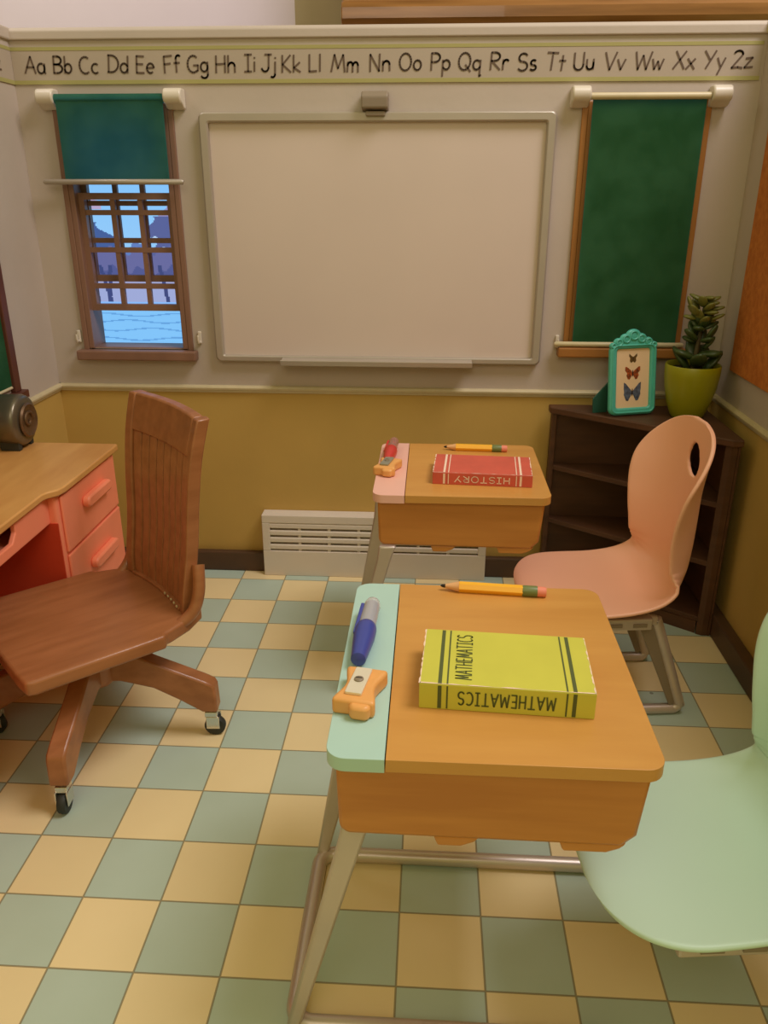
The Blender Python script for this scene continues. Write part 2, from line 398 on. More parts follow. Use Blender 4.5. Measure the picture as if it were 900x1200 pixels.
# windows: casing, sill, two overlapping sashes with a grid of bars
def window(name, W, wm):
    x0, x1, z0, z1 = W
    # jamb lining inside the opening, plus a narrow raised casing around it
    b = B()
    for (a, c) in ((x0, x0+.022), (x1-.022, x1)): b.box(a, c, YB-.012, YB+T, z0, z1)
    b.box(x0+.022, x1-.022, YB-.012, YB+T, z1-.022, z1)
    for (a, c) in ((x0-.022, x0), (x1, x1+.022)): b.box(a, c, YB-.014, YB, z0-.005, z1+.01)
    root = struct(name, b, wm, bevel=.003)
    obj('window_sill', B().box(x0-.045, x1+.04, YB-.05, YB, z0-.045, z0-.004).box(x0, x1, YB, YB+T, z0-.02, z0+.004), wm, root, bevel=.006)
    def sash(nm, y, za, zb, hz, ir):
        b = B(); X0, X1 = x0+.022, x1-.022; s = .022; d = .014
        b.box(X0, X0+s, y-d, y+d, za, zb); b.box(X1-s, X1, y-d, y+d, za, zb)
        b.box(X0+s, X1-s, y-d, y+d, za, za+.026); b.box(X0+s, X1-s, y-d, y+d, zb-.026, zb)
        ww = (X1-X0-2*s)/3
        for k in (1, 2): b.box(X0+s+ww*k-.010, X0+s+ww*k+.010, y-.0085, y+.0085, za+.01, zb-.01)
        for z in hz: b.box(X0+s-.004, X1-s+.004, y-.010, y+.010, z-.010, z+.010)
        return obj(nm, b, wm, root)
    sash('lower_sash', YB+.036, z0+.155, z0+.62, (1.285, 1.43, 1.575), 0)
    sash('upper_sash', YB+.078, z0+.27, z1-.022, (1.465, 1.61, 1.755, 1.87), 0)
    return root
window('window_1', W1, M['winwood'])
win2 = window('window_2', W2, M['winwood2'])

# glowing playground view behind the windows (a flat backlit print)
def col_mix(a, b, t): t = max(0, min(1, t)); return tuple(a[i]*(1-t)+b[i]*t for i in range(3))
def playground(u, v):
    """u 0..1 left-right, v 0..1 bottom-top over the visible pane"""
    sky = (.25, .58, 1.0); c = col_mix((.30, .62, 1.0), sky, (v-.7)*3)
    n1 = .02*math.sin(u*23)+.014*math.sin(u*57+1)
    if v < .245:                                    # paving slabs
        c = (.23, .58, 1.0)
        for k, zz in enumerate((.035, .10, .155, .20)):
            if abs(v-zz-.010*math.sin(u*9+k*2)) < .0045: c = (.13, .38, .78)
        return c
    if v < .29: return (.26, .52, 1.0)
    if v < .40: c = (.36, .42, .72)                  # pale yard
    elif v < .46: c = (.36, .38, .62)
    elif v < .62+n1: c = (.085, .105, .30) if v < .5+n1 else (.14, .15, .36)   # hedge and fence
    elif u < .33+.1*math.sin(v*30) and v < .80: c = (.06, .12, .34)            # tree on the left
    elif u > .72+.05*math.sin(v*40) and v < .84: c = (.10, .13, .34)
    elif v < .66+n1: c = (.12, .22, .55)
    if u < .30 and v > .88 and v < .97-(u-.1)*.2: c = (.50, .40, .62)          # gable
    if u > .8 and v > .84 and v < .84+(u-.8)*.6: c = (.32, .30, .55)
    # dark climbing frame and bench legs
    if .29 < v < .53:
        for a, s in ((.10, .25), (.26, -.30), (.30, .15), (.16, -.1), (.80, -.22)):
            if abs(u-a-(v-.41)*s) < .018: c = (.05, .07, .22)
    if .43 < v < .455 and u < .4: c = (.05, .07, .22)
    for a, bb in ((.76, .70), (.83, .63)):
        if (u-a)**2+((v-bb)*1.6)**2 < .0006: c = (.5, .7, 1.0)
    return c
def picture(name, x0, x1, z0, z1, y, strength, label, dark=1):
    nx, nz = 110, 260; V = []; F = []; cols = []
    for j in range(nz+1):
        for i in range(nx+1): V.append((x0+(x1-x0)*i/nx, y, z0+(z1-z0)*j/nz))
    for j in range(nz):
        for i in range(nx): a = j*(nx+1)+i; F.append((a, a+1, a+nx+2, a+nx+1))
    me = bpy.data.meshes.new(name); me.from_pydata(V, [], F); me.update()
    at = me.color_attributes.new('print', 'FLOAT_COLOR', 'CORNER')
    data = []
    for j in range(nz):
        for i in range(nx):
            c = playground((i+.5)/nx*1.3-.15, (z0+(z1-z0)*(j+.5)/nz-.97)/.73*1.12-.06); data += [c[0]*dark, c[1]*dark, c[2]*dark, 1]*4
    at.data.foreach_set('color', data)
    me.materials.append(attr_emit('backlit_print', strength))
    o = bpy.data.objects.new(name, me); C.objects.link(o)
    tag(o, label, 'backdrop')
    bx = obj('picture_panel', B().box(x0, x1, y+.004, y+.03, z0, z1), M['clipgrey'], o)
    bx.name = 'backing_board'
    b = B(); y0 = YB+T+.001
    b.box(x0-.01, x0, y0, y+.03, z0-.01, z1+.01).box(x1, x1+.01, y0, y+.03, z0-.01, z1+.01).box(x0, x1, y0, y+.03, z0-.01, z0).box(x0, x1, y0, y+.03, z1, z1+.01)
    obj('box_side', b, M['clipgrey'], o)
    return o
picture('playground_backdrop', -.80, -.17, .97, 2.02, .34, 1.0, 'glowing blue playground scene seen through the small paned left window')
obj('backing_board', B().box(W2[0]-.04, W2[1]+.04, YB+T+.001, YB+T+.02, W2[2]-.04, W2[3]+.04), M['clipgrey'], win2)  # unseen board added to keep world light from coming through the right shade

# roller shades
def roller(name, label, xa, xb, xf0, xf1, zb, bar, back):
    r = thing(name, label, 'window shade', ((xa+xb)/2, YB, zb), 0, 'green roller shades')
    ox, oz = -(xa+xb)/2, -zb
    L = lambda b: b.xf(Matrix.Translation((ox, -YB, oz)))
    for (a, c) in ((xa, xa+.068), (xb-.07, xb)):
        prof = [(YB-.002, 1.945), (YB-.002, 2.018)]+[(YB-.045+.028*math.cos(t), 1.99+.028*math.sin(t)) for t in (PI/2+PI*k/8 for k in range(9))]+[(YB-.03, 1.95)]
        obj('bracket', L(B().prism(list(reversed(prof)), a, c, 'x')), M['white'], r, bevel=.006, smooth=1)
    zr = 1.983; yr = YB-.044
    obj('roller', L(B().tube([(xf0-.01, yr, zr), (xf1+.01, yr, zr)], .017 if not back else .012, 20)), M['shade'] if not back else M['moulding'], r, smooth=1)
    yf = yr-.014 if not back else yr+.004
    obj('shade_fabric', L(B().box(xf0, xf1, yf, yf+.003, zb, zr)), M['shade'], r)
    obj('pull_bar', L(B().tube([(bar[0], yf, zb), (bar[0]+.006, yf, zb), (bar[1]-.006, yf, zb), (bar[1], yf, zb)], [.006, .0105, .0105, .006], 14)), M['moulding'] if back else bpy.data.materials['silver_grey_plastic'], r, smooth=1)
    return r
roller('roller_shade', 'green roller shade pulled halfway down over the bright left window', -.674, -.112, -.60, -.186, 1.69, (-.69, -.13), False)
roller('roller_shade', 'green roller shade pulled fully down at the right of the whiteboard', 1.345, 1.92, 1.425, 1.838, 1.075, (1.352, 1.872), True)
for x, side in ((-.655, 'left of the left window sill'), (-.132, 'right of the left window sill'), (1.368, 'left of the right window sill')):
    o = thing('shade_hook', 'small white plastic cord hook, '+side, 'hook', (x, YB, 1.08), 0, 'shade cord hooks')
    obj('hook_plate', B().box(-.008, .008, -.012, .0, -.026, .026), M['white'], o, bevel=.004)
    obj('hook_arm', B().tube([(0, -.012, -.018), (0, -.03, -.018), (0, -.034, -.006), (0, -.034, .012)], .005, 10), M['white'], o, smooth=1)

# alphabet border strips
def alpha_strip():
    o = thing('alphabet_border', 'long cream handwriting strip with Aa to Zz along the back wall', 'alphabet border', (0.62, YB, 2.1))
    L = lambda b: b.xf(Matrix.Translation((-.62, -YB, -2.1)))
    x0, x1 = XL+.002, XR-.012
    obj('paper_strip', L(B().box(x0, x1, YB-.004, YB, 2.036, 2.162)), M['strip'], o)
    g = B().box(x0, x1, YB-.0052, YB-.004, 2.150, 2.162).box(x0, x1, YB-.0052, YB-.004, 2.036, 2.050)
    obj('green_border_line', L(g), M['greenband'], o)
    cx = [-0.685, -0.578, -0.475, -0.363, -0.258, -0.153, -0.055, 0.05, 0.144, 0.215, 0.299, 0.389, 0.502, 0.633, 0.747, 0.858, 0.966, 1.076, 1.179, 1.282, 1.385, 1.497, 1.62, 1.747, 1.854, 1.955]
    b = B(); rr = random.Random(3)
    for k, x in enumerate(cx):
        ch = chr(65+k); t = ch+ch.lower(); a = rr.uniform(-.05, .05)
        b = strokes(B(), t, (x, YB-.0056, 2.074+rr.uniform(-.002, .002)), (math.cos(a), 0, math.sin(a)), (-math.sin(a)+.06, 0, math.cos(a)), .056, .0068, 1.16, .14, True)
        obj('letter_pair', L(b), M['ink'], o)
alpha_strip()
o = thing('alphabet_border', 'end of a cream alphabet strip with green edge lines on the left wall', 'alphabet border', (XL, -.8, 2.1))
L = lambda b: b.xf(Matrix.Translation((-XL, .8, -2.1)))
obj('paper_strip', L(B().box(XL, XL+.004, -1.8, YB-.006, 2.036, 2.162)), M['strip'], o)
obj('green_border_line', L(B().box(XL+.004, XL+.0052, -1.8, YB-.006, 2.150, 2.162).box(XL+.004, XL+.0052, -1.8, YB-.006, 2.036, 2.050)), M['greenband'], o)
b = B()
for k, y in enumerate((-.01, -.12, -.23, -.34)):
    b = strokes(B(), ('Zz', 'Yy', 'Xx', 'Ww')[k], (XL+.0058, y, 2.074), (0, 1, 0), (0, 0, 1), .056, .0062, .9, .1, True)
    obj('letter_pair', L(b), M['ink'], o)

# whiteboard
wbx0, wbx1, wbz0, wbz1 = -.062, 1.30, .985, 1.937
o = thing('whiteboard', 'large blank whiteboard with grey frame and pen tray on the back wall', 'whiteboard', ((wbx0+wbx1)/2, YB, wbz0))
L = lambda b: b.xf(Matrix.Translation((-(wbx0+wbx1)/2, -YB, -wbz0)))
def zx(pts): return [(p[1], p[0]) for p in reversed(pts)]
obj('writing_surface', L(B().box(wbx0+.03, wbx1-.03, YB-.012, YB, wbz0+.02, wbz1-.03)), M['board'], o)
out = [(p[1], p[0]) for p in reversed(rrect(wbx0, wbx1, wbz0, wbz1, .022))]
inn = [(p[1], p[0]) for p in reversed(rrect(wbx0+.036, wbx1-.036, wbz0+.026, wbz1-.036, .008))]
obj('frame', L(B().ring(out, inn, YB-.034, YB, 'y')), M['silver'], o, bevel=.007, smooth=1)
obj('pen_tray', L(B().prism([(YB-.034, wbz0-.006), (YB-.034, wbz0+.02), (YB-.085, wbz0+.012), (YB-.09, wbz0+.02), (YB-.095, wbz0+.018), (YB-.092, wbz0-.004)], .222, 1.018, 'x')), M['silver'], o, bevel=.002)
cp = obj('top_clip', L(B().prism([(YB-.005, 1.935), (YB-.005, 2.004), (YB-.05, 2.004), (YB-.068, 1.985), (YB-.066, 1.945)], .567, .668, 'x')), M['clipgrey'], o, bevel=.006)
cp['label'] = 'darker grey clip on top of the frame'
obj('clip_foot', L(B().box(.583, .655, YB-.052, YB-.01, 1.92, 1.936)), M['clipgrey'], cp, bevel=.003)

# heater vent
o = thing('baseboard_heater', 'low cream baseboard heater with slotted grille under the whiteboard', 'heater', (.607, YB, 0))
L = lambda b: b.xf(Matrix.Translation((-.607, -YB, 0)))
hx0, hx1, hz = .10, 1.115, .30; yf = .045
b = B().box(hx0, hx1, yf+.025, YB-.001, 0, hz)
b.box(hx0, hx1, yf, yf+.025, 0, .125).box(hx0, hx1, yf, yf+.025, .262, hz).box(hx0, hx0+.035, yf, yf+.025, .125, .262).box(hx1-.035, hx1, yf, yf+.025, .125, .262)
obj('housing', L(b), M['white'], o, bevel=.003)
b = B(); n = 7; ww = (hx1-hx0-.07)/n
for k in range(1, n): b.box(hx0+.035+ww*k-.007, hx0+.035+ww*k+.007, yf+.004, yf+.024, .125, .262)
for k in range(4):
    z = .142+k*.0345
    b.prism([(yf+.022, z-.016), (yf+.022, z+.010), (yf+.006, z+.016), (yf+.001, z+.011), (yf+.001, z-.008)], hx0+.035, hx1-.035, 'x')
obj('grille', L(b), M['white'], o, bevel=.002)

# left wall window with its green shade, seen edge-on
b = B().box(XL, XL+.022, -.30, -.255, .93, 2.0).box(XL, XL+.022, -.95, -.905, .93, 2.0).box(XL, XL+.022, -.905, -.30, 1.955, 2.0).box(XL, XL+.04, -.97, -.235, .90, .93)
struct('window_3', b, M['darkframe'], bevel=.003)
o = thing('roller_shade', 'dark green roller shade on the left wall above the coral desk', 'window shade', (XL, -.6, .93), 0, 'green roller shades')
L = lambda b: b.xf(Matrix.Translation((-XL, .6, -.93)))
obj('shade_fabric', L(B().box(XL+.006, XL+.009, -.905, -.30, .95, 1.94)), M['shade'], o)
obj('roller', L(B().tube([(XL+.02, -.90, 1.935), (XL+.02, -.305, 1.935)], .016, 16)), M['shade'], o, smooth=1)
obj('pull_bar', L(B().tube([(XL+.009, -.90, .95), (XL+.009, -.305, .95)], .006, 12)), M['moulding'], o, smooth=1)

# cork board on the right wall
o = thing('cork_board', 'orange cork board on the right wall above the corner shelf', 'cork board', (XR, -.7, 1.0))
L = lambda b: b.xf(Matrix.Translation((-XR, .7, -1.0)))
obj('cork_sheet', L(B().box(XR-.0135, XR-.0005, -1.5, -.06, 1.005, 2.0)), M['cork'], o, bevel=.002)

# world outside the play room, above the wall top
struct('wall_far', B().box(-3.2, .185, 1.0, 1.1, 0, 4.2), M['farwhite'])
struct('wall_beyond', B().box(.185, 4.5, 1.0, 1.1, 0, 4.2), M['fartan'])
pf = [(.62, 2.2), (1.0, 2.2), (1.0, 3.2), (.66, 3.2), (.60, 2.42)]+[(.60+.03-.03*math.cos(a), 2.37-.03*math.sin(a)) for a in (PI/2*k/5 for k in range(6))]
pf = [(.95, 2.26), (.95, 3.0), (.66, 3.0), (.66, 2.40), (.62, 2.395), (.60, 2.37), (.60, 2.33), (.62, 2.30), (.65, 2.29), (.65, 2.26)]
o = obj('wooden_cornice', B().prism(list(reversed(pf)), .44, 3.6, 'x'), M['beamwood'], bevel=.006)
tag(o, 'varnished brown wooden cornice beyond the top of the back wall', 'cornice')

# ------------------------------------------------------------------ student desks
def desk(label, loc, hx, hy, tray_m, tray_label):
    t = thing('student_desk', label, 'desk', loc, 0, 'student desks')
    zt = .76; tw = .105
    r = .035
    b = B().prism(rrect(-hx+tw, hx, -hy, hy, [.001, r, r, .001]), zt-.026, zt)
    obj('desktop', b, M['wood'], t, bevel=.007, smooth=1, segs=3)
    b = B().prism(rrect(-hx, -hx+tw-.002, -hy, hy, [r, .001, .001, r]), zt-.028, zt)
    tr = obj('pen_tray', b, tray_m, t, bevel=.008, smooth=1, segs=3); tr['label'] = tray_label
    # body of the desk, bottom edge rounded up at the right
    zb = .578
    prof = [(-hx+.016, zt-.027), (-hx+.020, zb+.014), (-hx+.034, zb), (hx-.055, zb-.004), (hx-.030, zb+.022), (hx-.018, zt-.027)]
    b = B().prism([(p[1], p[0]) for p in prof][::-1], -hy+.018, hy-.018, 'y')
    obj('storage_box', b, M['woodside'], t, bevel=.008, smooth=1)
    for (xa, xb) in ((-hx+.19, -hx+.275), (hx-.165, hx-.045)):
        b = B().prism([(zb-.022, xa+.008), (zb-.022, xb-.035), (zb-.012, xb-.012), (zb+.0, xb), (zb+.0, xa)][::-1], -hy+.022, hy-.03, 'y')
        obj('runner', b, M['woodside'], t, bevel=.004)
    fx = -.385
    ya, yb = -.27, .20
    # slanted legs: a tapering fin that ends in the floor tube
    for y in (ya, yb):
        if y == ya: q = [(zb+.001, -hx+.022), (zb+.001, -hx+.078), (zb-.03, -hx+.066), (.012, fx+.016), (.012, fx-.012), (zb-.05, -hx+.014)]
        else: q = [(.71, -hx-.002), (.71, -hx+.015), (zb+.02, -hx+.015), (zb-.01, -hx+.06), (zb-.05, -hx+.050), (.012, fx+.016), (.012, fx-.012), (zb-.09, -hx-.028), (zb+.0, -hx-.020)]
        b = B().prism(q[::-1], y-.013, y+.013, 'y')
        obj('leg', b, M['metal'], t, bevel=.006, smooth=1)
    rr = .019
    def arc(cx, cy, a0, a1, q=.05): return [(cx+q*math.cos(math.radians(a0+(a1-a0)*k/6)), cy+q*math.sin(math.radians(a0+(a1-a0)*k/6)), rr) for k in range(7)]
    q = .04
    path = [(.30, ya, rr)]+[(fx+q+.0, ya, rr)]+arc(fx+q, ya+q, 270, 180, q)[1:]+arc(fx+q, yb-q, 180, 90, q)+[(.335, yb, rr)]
    obj('floor_tube', B().tube(path, rr, 14), M['metal'], t, smooth=1)
    return t
desk('wooden topped school desk nearest the camera with a mint pen tray', (.970, -1.84, 0), .290, .33, M['teal'], 'mint green tray strip')
desk('wooden topped school desk further back with a pale pink pen tray', (.955, -.605, 0), .285, .285, M['pinktray'], 'pale pink tray strip')

# ------------------------------------------------------------------ shell chairs
def catmull(P, n):
    out = []
    Q = [P[0]]+list(P)+[P[-1]]
    for i in range(1, len(Q)-2):
        for k in range(n):
            t = k/n
            out.append(tuple(.5*((2*b)+(-a+c)*t+(2*a-5*b+4*c-d)*t*t+(-a+3*b-3*c+d)*t**3) for a, b, c, d in zip(Q[i-1], Q[i], Q[i+1], Q[i+2])))
    out.append(P[-1]); return out
def shell_chair(label, loc, m, shell_label, rz=0):
    t = thing('shell_chair', label, 'chair', loc, math.radians(rz), 'moulded shell chairs')
    # profile knots: x, z, half width, cup (how far the edges come forward / up)
    K = [(-.272,.388,.245,.000),(-.252,.402,.245,.000),(-.19,.413,.25,.002),(-.08,.412,.250,.008),(.05,.408,.242,.02),(.155,.412,.230,.045),
         (.228,.436,.212,.080),(.268,.49,.200,.110),(.282,.57,.198,.130),(.284,.67,.210,.140),(.279,.77,.232,.130),(.276,.87,.246,.095),(.275,.945,.250,.065),(.277,.990,.250,.05)]
    S = catmull(K, 8)
    # arc length
    ds = [0]
    for a, c in zip(S, S[1:]): ds.append(ds[-1]+math.hypot(c[0]-a[0], c[1]-a[1]))
    Ltot = ds[-1]
    def samp(s):
        s = max(0, min(Ltot, s)); i = 0
        while i < len(ds)-2 and ds[i+1] < s: i += 1
        f = (s-ds[i])/(ds[i+1]-ds[i] or 1)
        return [S[i][k]*(1-f)+S[i+1][k]*f for k in range(4)], (S[i+1][0]-S[i][0], S[i+1][1]-S[i][1])
    NU, NV = 84, 40; V = []; d0, d1 = .19, .19
    sl = []
    for i in range(NU+1):
        f = i/NU
        # denser rows near both rounded ends
        s = Ltot*(f-.055*math.sin(4*PI*f)/ (2*PI)*1.2)
        s = Ltot*.0005+s*.999
        sl.append(s)
    sh = None
    for s in sl:
        (x, z, hw, cup), (tx, tz) = samp(s)
        k = 1
        if s < d0: k = (1-(1-s/d0)**2.6)**(1/2.6)
        elif s > Ltot-d1: k = (1-(1-(Ltot-s)/d1)**2.1)**(1/2.1)
        k = max(k, .02)
        tl = math.hypot(tx, tz) or 1; nx, nz = -tz/tl, tx/tl       # towards the sitter
        row = []
        for j in range(NV+1):
            v = -1+2*j/NV; y = v*hw*k; e = (abs(v)*k)**2.3*cup
            row.append([x+nx*e, y, z+nz*e])
        V.append(row)
    # hand hole: drop the faces inside an almond, then pull its rim onto the almond
    sc_, ra, rb = Ltot-.135, .056, .044
    def inside(i, j):
        (x, z, hw, cup), _ = samp(sl[i]); y = V[i][j][1]; a = (sl[i]-sc_)/ra; c = y/rb
        return math.hypot(a, c)
    D = [[inside(i, j) for j in range(NV+1)] for i in range(NU+1)]
    verts = []; idx = {}
    faces = []
    for i in range(NU):
        for j in range(NV):
            if (D[i][j]+D[i+1][j]+D[i][j+1]+D[i+1][j+1])/4 < 1: continue
            faces.append(((i, j), (i+1, j), (i+1, j+1), (i, j+1)))
    cnt = {}
    for f in faces:
        for v in f: cnt[v] = cnt.get(v, 0)+1
    for f in faces:
        for v in f:
            if v not in idx:
                i, j = v; p = list(V[i][j])
                if cnt[v] < 4 and 0 < i < NU and 0 < j < NV and D[i][j] < 1.9:
                    a = math.atan2((sl[i]-sc_)/ra, V[i][j][1]/rb)
                    s = sc_+ra*math.sin(a); y = rb*math.cos(a)
                    (x, z, hw, cup), (tx, tz) = samp(s); tl = math.hypot(tx, tz); e = (abs(y)/hw)**2.3*cup
                    p = [x-tz/tl*e, y, z+tx/tl*e]
                idx[v] = len(verts); verts.append(tuple(p))
    b = B().add(verts, [tuple(idx[v] for v in f) for f in faces])
    o = obj('seat_shell', b, m, t, smooth='all')
    if shell_label: o['label'] = shell_label
    md = o.modifiers.new('solid', 'SOLIDIFY'); md.thickness = .013; md.offset = 0
    md = o.modifiers.new('sub', 'SUBSURF'); md.levels = 1; md.render_levels = 1
    # bracket plate under the seat
    b = B().box(-.14, .125, -.205, .205, .347, .388)
    br = obj('seat_bracket', b, M['metal'], t, bevel=.006)
    for x in (-.10, -.02, .06):
        obj('slot', B().box(x, x+.045, -.208, -.205, .360, .372), M['clipgrey'], br)
    for y in (-.165, .165):
        path = [(.03, y, .366), (.125, y, .366), (.148, y, .36), (.16, y, .34), (.262, y, .06), (.268, y, .034), (.255, y, .02), (.23, y, .018), (.04, y, .018), (-.03, y, .018)]
        obj('leg', B().tube(catmull(path, 3), .018, 12), M['metal'], t, smooth=1)
        q = [(.345, .095), (.345, .145), (.05, .252), (.03, .236)]
        obj('leg_brace', B().prism(q if y > 0 else q, y-.007, y+.007, 'y'), M['clipgrey'], t, bevel=.002)
    obj('cross_bar', B().tube([(.03, -.165, .366), (.03, .165, .366)], .015, 12), M['metal'], t, smooth=1)
    return t
shell_chair('pale pink moulded shell chair with a hand hole by the corner shelf', (1.432, -.785, 0), M['pinkshell'], 'pink plastic shell', 6)
shell_chair('mint green moulded shell chair beside the nearest desk, cut by the right edge', (1.442, -1.965, 0), M['tealshell'], 'mint green plastic shell', 6)

# ------------------------------------------------------------------ swivel teacher chair (local: sitter faces -y)
def swivel():
    t = thing('wooden_swivel_chair', 'brown wooden swivel chair with slatted back and casters at the coral desk', 'chair', (-.19, -1.145, 0), math.radians(-47))
    zs = .45
    half = [(.0, -.285), (.22, -.282), (.276, -.276), (.284, -.255), (.285, .0), (.285, .12), (.268, .128), (.262, .15), (.235, .22), (.19, .285), (.12, .30), (0, .302)]
    outl = half+[(-x, y) for x, y in reversed(half[1:-1])]
    obj('seat', B().prism(outl, zs-.045, zs), M['chairwood'], t, bevel=.009, smooth=1, segs=3)
    obj('seat_support', B().box(-.15, .15, -.16, .16, .375, zs-.045), M['chairwood'], t, bevel=.01)
    # back: curved in plan and in profile
    K = [(0, .235, zs), (0, .24, .52), (0, .262, .66), (0, .275, .80), (0, .295, .94), (0, .325, 1.055)]
    def bp(h):           # 0..1 -> y, z
        S = catmull(K, 6); f = h*(len(S)-1); i = min(int(f), len(S)-2); f -= i
        return S[i][1]*(1-f)+S[i+1][1]*f, S[i][2]*(1-f)+S[i+1][2]*f
    def hwid(h): return .205+.03*h
    def slab(u0, u1, h0, h1, th, nu=6, nh=14, y_off=0, topround=0):
        V = []; F = []
        for side in (0, 1):
            for i in range(nh+1):
                h = h0+(h1-h0)*i/nh; y, z = bp(h)
                for j in range(nu+1):
                    u = u0+(u1-u0)*j/nu; x = u*hwid(h); yy = y-.022*(u*u)+y_off
                    V.append((x, yy+(th if side else 0), z+(topround*(1-u*u) if i == nh else 0)))
        k = (nu+1)*(nh+1); g = lambda s, i, j: s*k+i*(nu+1)+j
        for i in range(nh):
            for j in range(nu):
                F.append((g(0,i,j), g(0,i,j+1), g(0,i+1,j+1), g(0,i+1,j))); F.append((g(1,i,j), g(1,i+1,j), g(1,i+1,j+1), g(1,i,j+1)))
        for i in range(nh):
            F.append((g(0,i,0), g(0,i+1,0), g(1,i+1,0), g(1,i,0))); F.append((g(0,i,nu), g(1,i,nu), g(1,i+1,nu), g(0,i+1,nu)))
        for j in range(nu):
            F.append((g(0,0,j), g(1,0,j), g(1,0,j+1), g(0,0,j+1))); F.append((g(0,nh,j), g(0,nh,j+1), g(1,nh,j+1), g(1,nh,j)))
        return B().add(V, F)
    obj('top_rail', slab(-.84, .84, .80, 1, .034, 14, 5, topround=.004), M['chairwood'], t, bevel=.006, smooth=1)
    for u0, u1 in ((-1, -.84), (.84, 1)): obj('stile', slab(u0, u1, 0, 1, .042, 2), M['chairwood'], t, bevel=.005, smooth=1)
    for k in range(8):
        u = -.84+1.68*k/8; ww = 1.68/8
        obj('slat', slab(u+ww*.06, u+ww*.94, .03, .80, .02, 1, y_off=.008), M['chairwood'], t, bevel=.003)
    br = obj('bottom_rail', slab(-.84, .84, 0, .045, .04, 10, 2, y_off=-.004), M['chairwood'], t, bevel=.003)
    for k in range(5):
        u = .25+.13*k; y, z = bp(.03); x = u*hwid(.03)
        obj('plug', B().ell((x, y-.022*u*u-.005, z+.004), .005, .003, .005, 8, 6), M['moulding'], br, smooth='all')
    # curved side braces hugging the foot of each stile
    for s in (-1, 1):
        P = [(s*.222, .19, zs-.02), (s*.236, .235, zs+.02), (s*.238, .258, zs+.08), (s*.228, .268, zs+.14), (s*.222, .272, zs+.16)]
        obj('side_brace', B().tube(catmull(P, 4), .019, 10), M['chairwood'], t, smooth=1)
    col = obj('pedestal', B().lathe([(.045, .20), (.06, .22), (.06, .33), (.04, .345), (.04, .375)], 24), M['chairwood'], t, smooth=1)
    obj('tilt_spring', B().tube([(.0+.03*math.cos(a), .17+.03*math.sin(a), .36+.0012*k) for k, a in enumerate(q*.5 for q in range(40))], .004, 6), M['chrome'], t, smooth=1)
    obj('spring_bolt', B().tube([(0, .14, .375), (0, .20, .375)], .014, 10), M['chrome'], t, smooth=1)
    for k in range(4):
        a = math.radians(47+90*k+3); R = Matrix.Rotation(a, 4, 'Z')
        prof = [(.02, .335), (.06, .345), (.18, .285), (.34, .215), (.368, .20), (.375, .185), (.378, .10), (.33, .10), (.26, .145), (.18, .19), (.08, .215), (.02, .215)]
        # extruded across the leg, running outward along +x
        lg = obj('leg', B().prism([(p[1], p[0]) for p in prof], -.028, .028, 'y').xf(R), M['chairwood'], t, bevel=.007, smooth=1)
        cs = obj('caster', B().box(.332, .372, -.017, .017, .072, .092).box(.335, .378, -.019, -.014, .03, .075).box(.335, .378, .014, .019, .03, .075).tube([(.352, 0, .085), (.352, 0, .11)], .011, 10).xf(R), M['chrome'], lg, bevel=.002)
        cs['label'] = 'chrome caster fork'
        wh = obj('wheel', B().lathe([(.012, -.012), (.031, -.012), (.034, -.008), (.034, .008), (.031, .012), (.012, .012)], 24, (.36, 0, .034), 'y').xf(R), M['rubber'], lg, smooth=1)
        wh['label'] = 'black caster wheel'
    return t
swivel()

